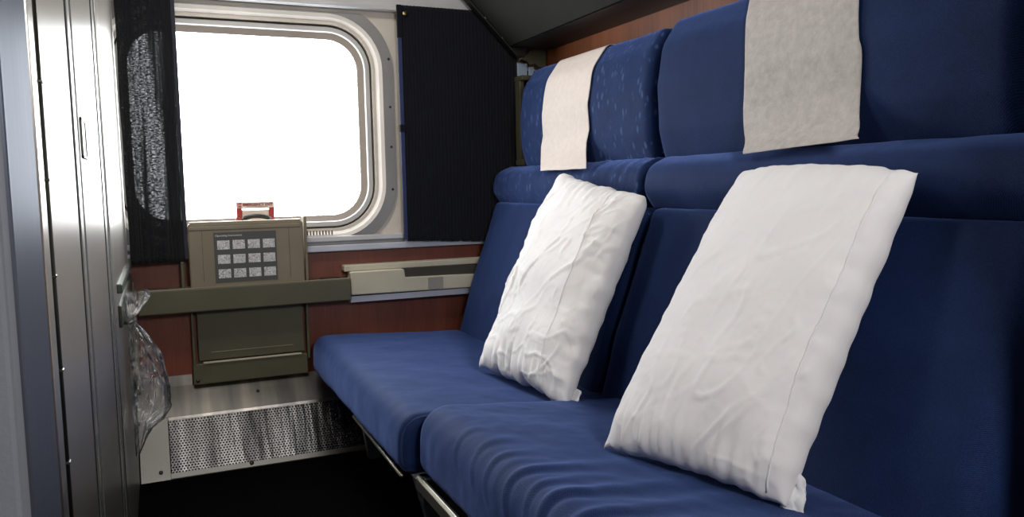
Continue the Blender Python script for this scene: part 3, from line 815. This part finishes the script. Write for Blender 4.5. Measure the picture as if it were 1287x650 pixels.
# ------------------------------------------------------------------ pillows
def pillow(name, corners, front, T, mat, label, seed, wr=1.0, pinch=0.05, n=110, seam=None, power=0.42, arch=0.0, group='white pillows on the sofa', sag=0.0):
    """corners: top-left, top-right, bottom-right, bottom-left (seen from the aisle)"""
    TL, TR, BR, BL = [Vector(c) for c in corners]
    front = Vector(front).normalized()
    def at(u, v):
        a, b = (u + 1) / 2, (v + 1) / 2
        return (BL * (1 - a) + BR * a) * (1 - b) + (TL * (1 - a) + TR * a) * b
    cen = at(0, 0)
    V = []; F = []; idx = {}
    def prof(u, v):
        eu = max(0.0, 1 - abs(u) ** 2.6); ev = max(0.0, 1 - abs(v) ** 3.2)
        return (eu ** power) * (ev ** power)
    def surf(u, v, s):
        # edges bow inward between the corners
        uu = u * (1 - pinch * (1 - v * v) * abs(u) ** 2); vv = v * (1 - (pinch * 0.8 if v < 0 else pinch * 0.8 - arch) * (1 - u * u) * abs(v) ** 2)
        p = at(uu, vv)
        t = prof(u, v)
        q = Vector((u * 2.2, v * 3.2, seed + (0 if s > 0 else 9)))
        edge = (abs(u) ** 5 + abs(v) ** 5)
        em = max(0, 1 - (max(abs(u), abs(v))) ** 12)
        # long soft folds and radial gathers near the border
        w = 0.007 * noise.noise(q) * wr
        for kk in range(3):      # a few thin pulled creases running diagonally
            cz = noise.noise((u * (1.2 + kk) + 0.8 * v, v * (2.6 + 1.5 * kk) - u * (2.4 - kk), seed + 2 + 3 * kk))
            w += 0.0042 * wr / (1 + 0.4 * kk) * math.exp(-(cz / 0.035) ** 2) * (0.5 + noise.noise((u * 2, v * 2, seed + kk)))
        ga = 0.5 + 0.5 * noise.noise((v * 13, seed, 1)); gb = 0.5 + 0.5 * noise.noise((u * 13, seed, 7))
        w += 0.012 * wr * (abs(u) ** 7) * (1 - abs(u) ** 20) * (ga - 0.5) * 2 + (0.012 if v > 0 else 0.022) * wr * (abs(v) ** 6) * (1 - abs(v) ** 20) * (gb - 0.5) * 2
        d = T * (0.5 if s > 0 else 0.42) * t
        p = p + front * s * (d + w * em * (1 if s > 0 else 0.4) * min(1, t * 2))
        # ragged border
        bd = 0.006 * wr * noise.noise((u * 7, v * 7, seed + 5)) * edge
        p = p + (p - cen).normalized() * bd
        return p
    def rm(i):
        x = i / n * 2 - 1
        return math.sin(x * PI / 2) * 0.55 + x * 0.45
    for s in (1, -1):
        for j in range(n + 1):
            for i in range(n + 1):
                onb = i in (0, n) or j in (0, n)
                if s < 0 and onb: idx[(s, i, j)] = idx[(1, i, j)]; continue
                idx[(s, i, j)] = len(V); V.append(surf(rm(i), rm(j), s))
        for j in range(n):
            for i in range(n):
                f = (idx[(s, i, j)], idx[(s, i + 1, j)], idx[(s, i + 1, j + 1)], idx[(s, i, j + 1)])
                F.append(f if s > 0 else f[::-1])
    o = mesh(name, V, F, mat, None, True)
    tag(o, label, 'pillow', group)
    # stitched hem line of the pillowcase, a little in from the border
    if seam is not None:
        pts = [surf(seam + 0.012 * math.sin(6 * t), t, 1) + front * 0.0005 for t in [-0.97 + 1.94 * k / 60 for k in range(61)]]
        tube('seam', pts, 0.0016, mat, o, 6)
    return o, surf
fr = Vector((-0.86, -0.16, 0.48))
p1, s1 = pillow('pillow', [(1.095, 1.305, 0.900), (1.085, 0.887, 0.890), (0.838, 0.900, 0.392), (0.722, 1.240, 0.398)], fr, 0.150, 'cotton',
           'large smooth white pillow leaning on the near seat back', 3.1, 0.8, 0.035, seam=0.86, arch=0.062)
fr2 = Vector((-0.84, -0.22, 0.46))
p2, s2 = pillow('pillow', [(1.075, 2.06, 0.918), (1.065, 1.615, 0.848), (0.830, 1.590, 0.372), (0.782, 2.02, 0.380)], fr2, 0.145, 'cotton_b',
           'smaller crumpled white pillow leaning on the far seat back', 12.4, 1.5, 0.05, seam=0.55)
# loose pillowcase corner flaps
def flap(pts, mat, parent):
    V = [Vector(p) for p in pts]; W = []; F = []; n = 8
    a, b, c, d = V
    for j in range(n + 1):
        for i in range(n + 1):
            s, t = i / n, j / n
            p = (a * (1 - s) + b * s) * (1 - t) + (d * (1 - s) + c * s) * t
            p += Vector((0.008 * noise.noise((s * 4, t * 4, 1)), 0.008 * noise.noise((s * 4, t * 4, 5)), 0)); W.append(p)
    for j in range(n):
        for i in range(n):
            q = j * (n + 1) + i; F.append((q, q + 1, q + n + 2, q + n + 1))
    o = mesh('case_flap', W, F, mat, parent, True); s_ = o.modifiers.new('t', 'SOLIDIFY'); s_.thickness = 0.002
flap([(0.865, 0.915, 0.45), (0.872, 0.895, 0.43), (0.862, 0.890, 0.372), (0.840, 0.915, 0.376)], 'cotton', p1)
flap([(0.850, 1.66, 0.42), (0.868, 1.590, 0.405), (0.850, 1.580, 0.368), (0.820, 1.65, 0.366)], 'cotton_b', p2)

# ------------------------------------------------------------------ plastic bag
def bag():
    # height, half-width along the wall, half-depth into the room
    pts = [(0.640, 0.034, 0.024), (0.622, 0.038, 0.026), (0.600, 0.026, 0.018), (0.578, 0.011, 0.010), (0.560, 0.010, 0.010), (0.535, 0.022, 0.018), (0.500, 0.036, 0.028),
           (0.450, 0.048, 0.036), (0.400, 0.060, 0.044), (0.350, 0.062, 0.044), (0.315, 0.054, 0.034), (0.295, 0.040, 0.020), (0.262, 0.030, 0.012), (0.225, 0.012, 0.004)]
    n = 90; V = []; F = []; L = []
    for i in range(len(pts) - 1):
        for k in range(7):
            t = k / 7; L.append([pts[i][q] * (1 - t) + pts[i + 1][q] * t for q in range(3)])
    L.append(list(pts[-1]))
    for z, ry, rx in L:
        for k in range(n):
            a = 2 * PI * k / n; ca, sa = math.cos(a), math.sin(a)
            cr_ = 1 + 0.30 * noise.noise((ca * 2.2, sa * 2.2, z * 12)) + 0.22 * abs(noise.noise((ca * 5, sa * 5, z * 22))) + 0.16 * noise.noise((ca * 11, sa * 11, z * 34))
            x = max(XL + 0.012 + rx + rx * cr_ * ca, XL + 0.013 + 0.002 * math.sin(k))
            V.append((x, 2.17 + ry * cr_ * sa, z))
    m_ = len(L)
    for j in range(m_ - 1):
        for k in range(n): F.append((j * n + k, j * n + (k + 1) % n, (j + 1) * n + (k + 1) % n, (j + 1) * n + k))
    o = mesh('plastic_bag', V, F, 'poly', None, True)
    return tag(o, 'empty clear crinkled plastic bag hanging on the left wall beside the heater cover', 'plastic bag')
pb = bag()
tube('hook', [(XL + 0.002, 2.17, 0.562), (XL + 0.018, 2.17, 0.560), (XL + 0.030, 2.17, 0.566)], 0.004, 'hinge', pb, 8)

# ------------------------------------------------------------------ lights
w = bpy.data.worlds.new('sky'); scn.world = w; w.use_nodes = True
bgn = w.node_tree.nodes['Background']; bgn.inputs[0].default_value = (0.93, 0.96, 1.0, 1); bgn.inputs[1].default_value = 14.0

def area(name, loc, target, sx_, sy_, power, col=(1, 1, 1), portal=False):
    l = bpy.data.lights.new(name, 'AREA'); l.shape = 'RECTANGLE'; l.size = sx_; l.size_y = sy_; l.energy = power; l.color = col
    o = bpy.data.objects.new(name, l); C.objects.link(o); o.location = loc
    o.rotation_euler = (Vector(target) - Vector(loc)).to_track_quat('-Z', 'Y').to_euler()
    if portal: l.cycles.is_portal = True
    return o
area('window_portal', ((WX0 + WX1) / 2, YW + 0.06, (WZ0 + WZ1) / 2), ((WX0 + WX1) / 2, 0, (WZ0 + WZ1) / 2), 0.74, 0.64, 1, portal=True)
area('corridor_fill', (0.50, -0.55, 1.50), (0.9, 1.6, 0.75), 0.35, 0.35, 18, (1.0, 0.97, 0.94))  # unseen fill lamp added behind the camera
area('ceiling_fill', (0.12, 1.85, 2.08), (0.55, 1.85, 0), 0.3, 0.5, 11, (1.0, 0.95, 0.88))  # unseen overhead lamp added for fill

# ------------------------------------------------------------------ camera
cam = bpy.data.cameras.new('camera'); co = bpy.data.objects.new('camera', cam); C.objects.link(co)
yaw, pit, rol = R(23.74), R(5.35), R(-1.12)
fwd = Vector((math.sin(yaw) * math.cos(pit), math.cos(yaw) * math.cos(pit), -math.sin(pit)))
rgt = Vector((math.cos(yaw), -math.sin(yaw), 0)); upv = rgt.cross(fwd)
r2 = rgt * math.cos(rol) + upv * math.sin(rol); u2 = -rgt * math.sin(rol) + upv * math.cos(rol)
mw = Matrix(((r2.x, u2.x, -fwd.x, 0), (r2.y, u2.y, -fwd.y, 0), (r2.z, u2.z, -fwd.z, 0.885), (0, 0, 0, 1)))
co.matrix_world = mw
cam.sensor_width = 36; cam.lens = 1002.6 / 1287 * 36; cam.clip_start = 0.02
scn.camera = co

vs = scn.view_settings
scn.display_settings.display_device = 'sRGB'
vs.view_transform = 'Standard'; vs.look = 'None'; vs.exposure = 0.0; vs.gamma = 1.0; vs.use_curve_mapping = False
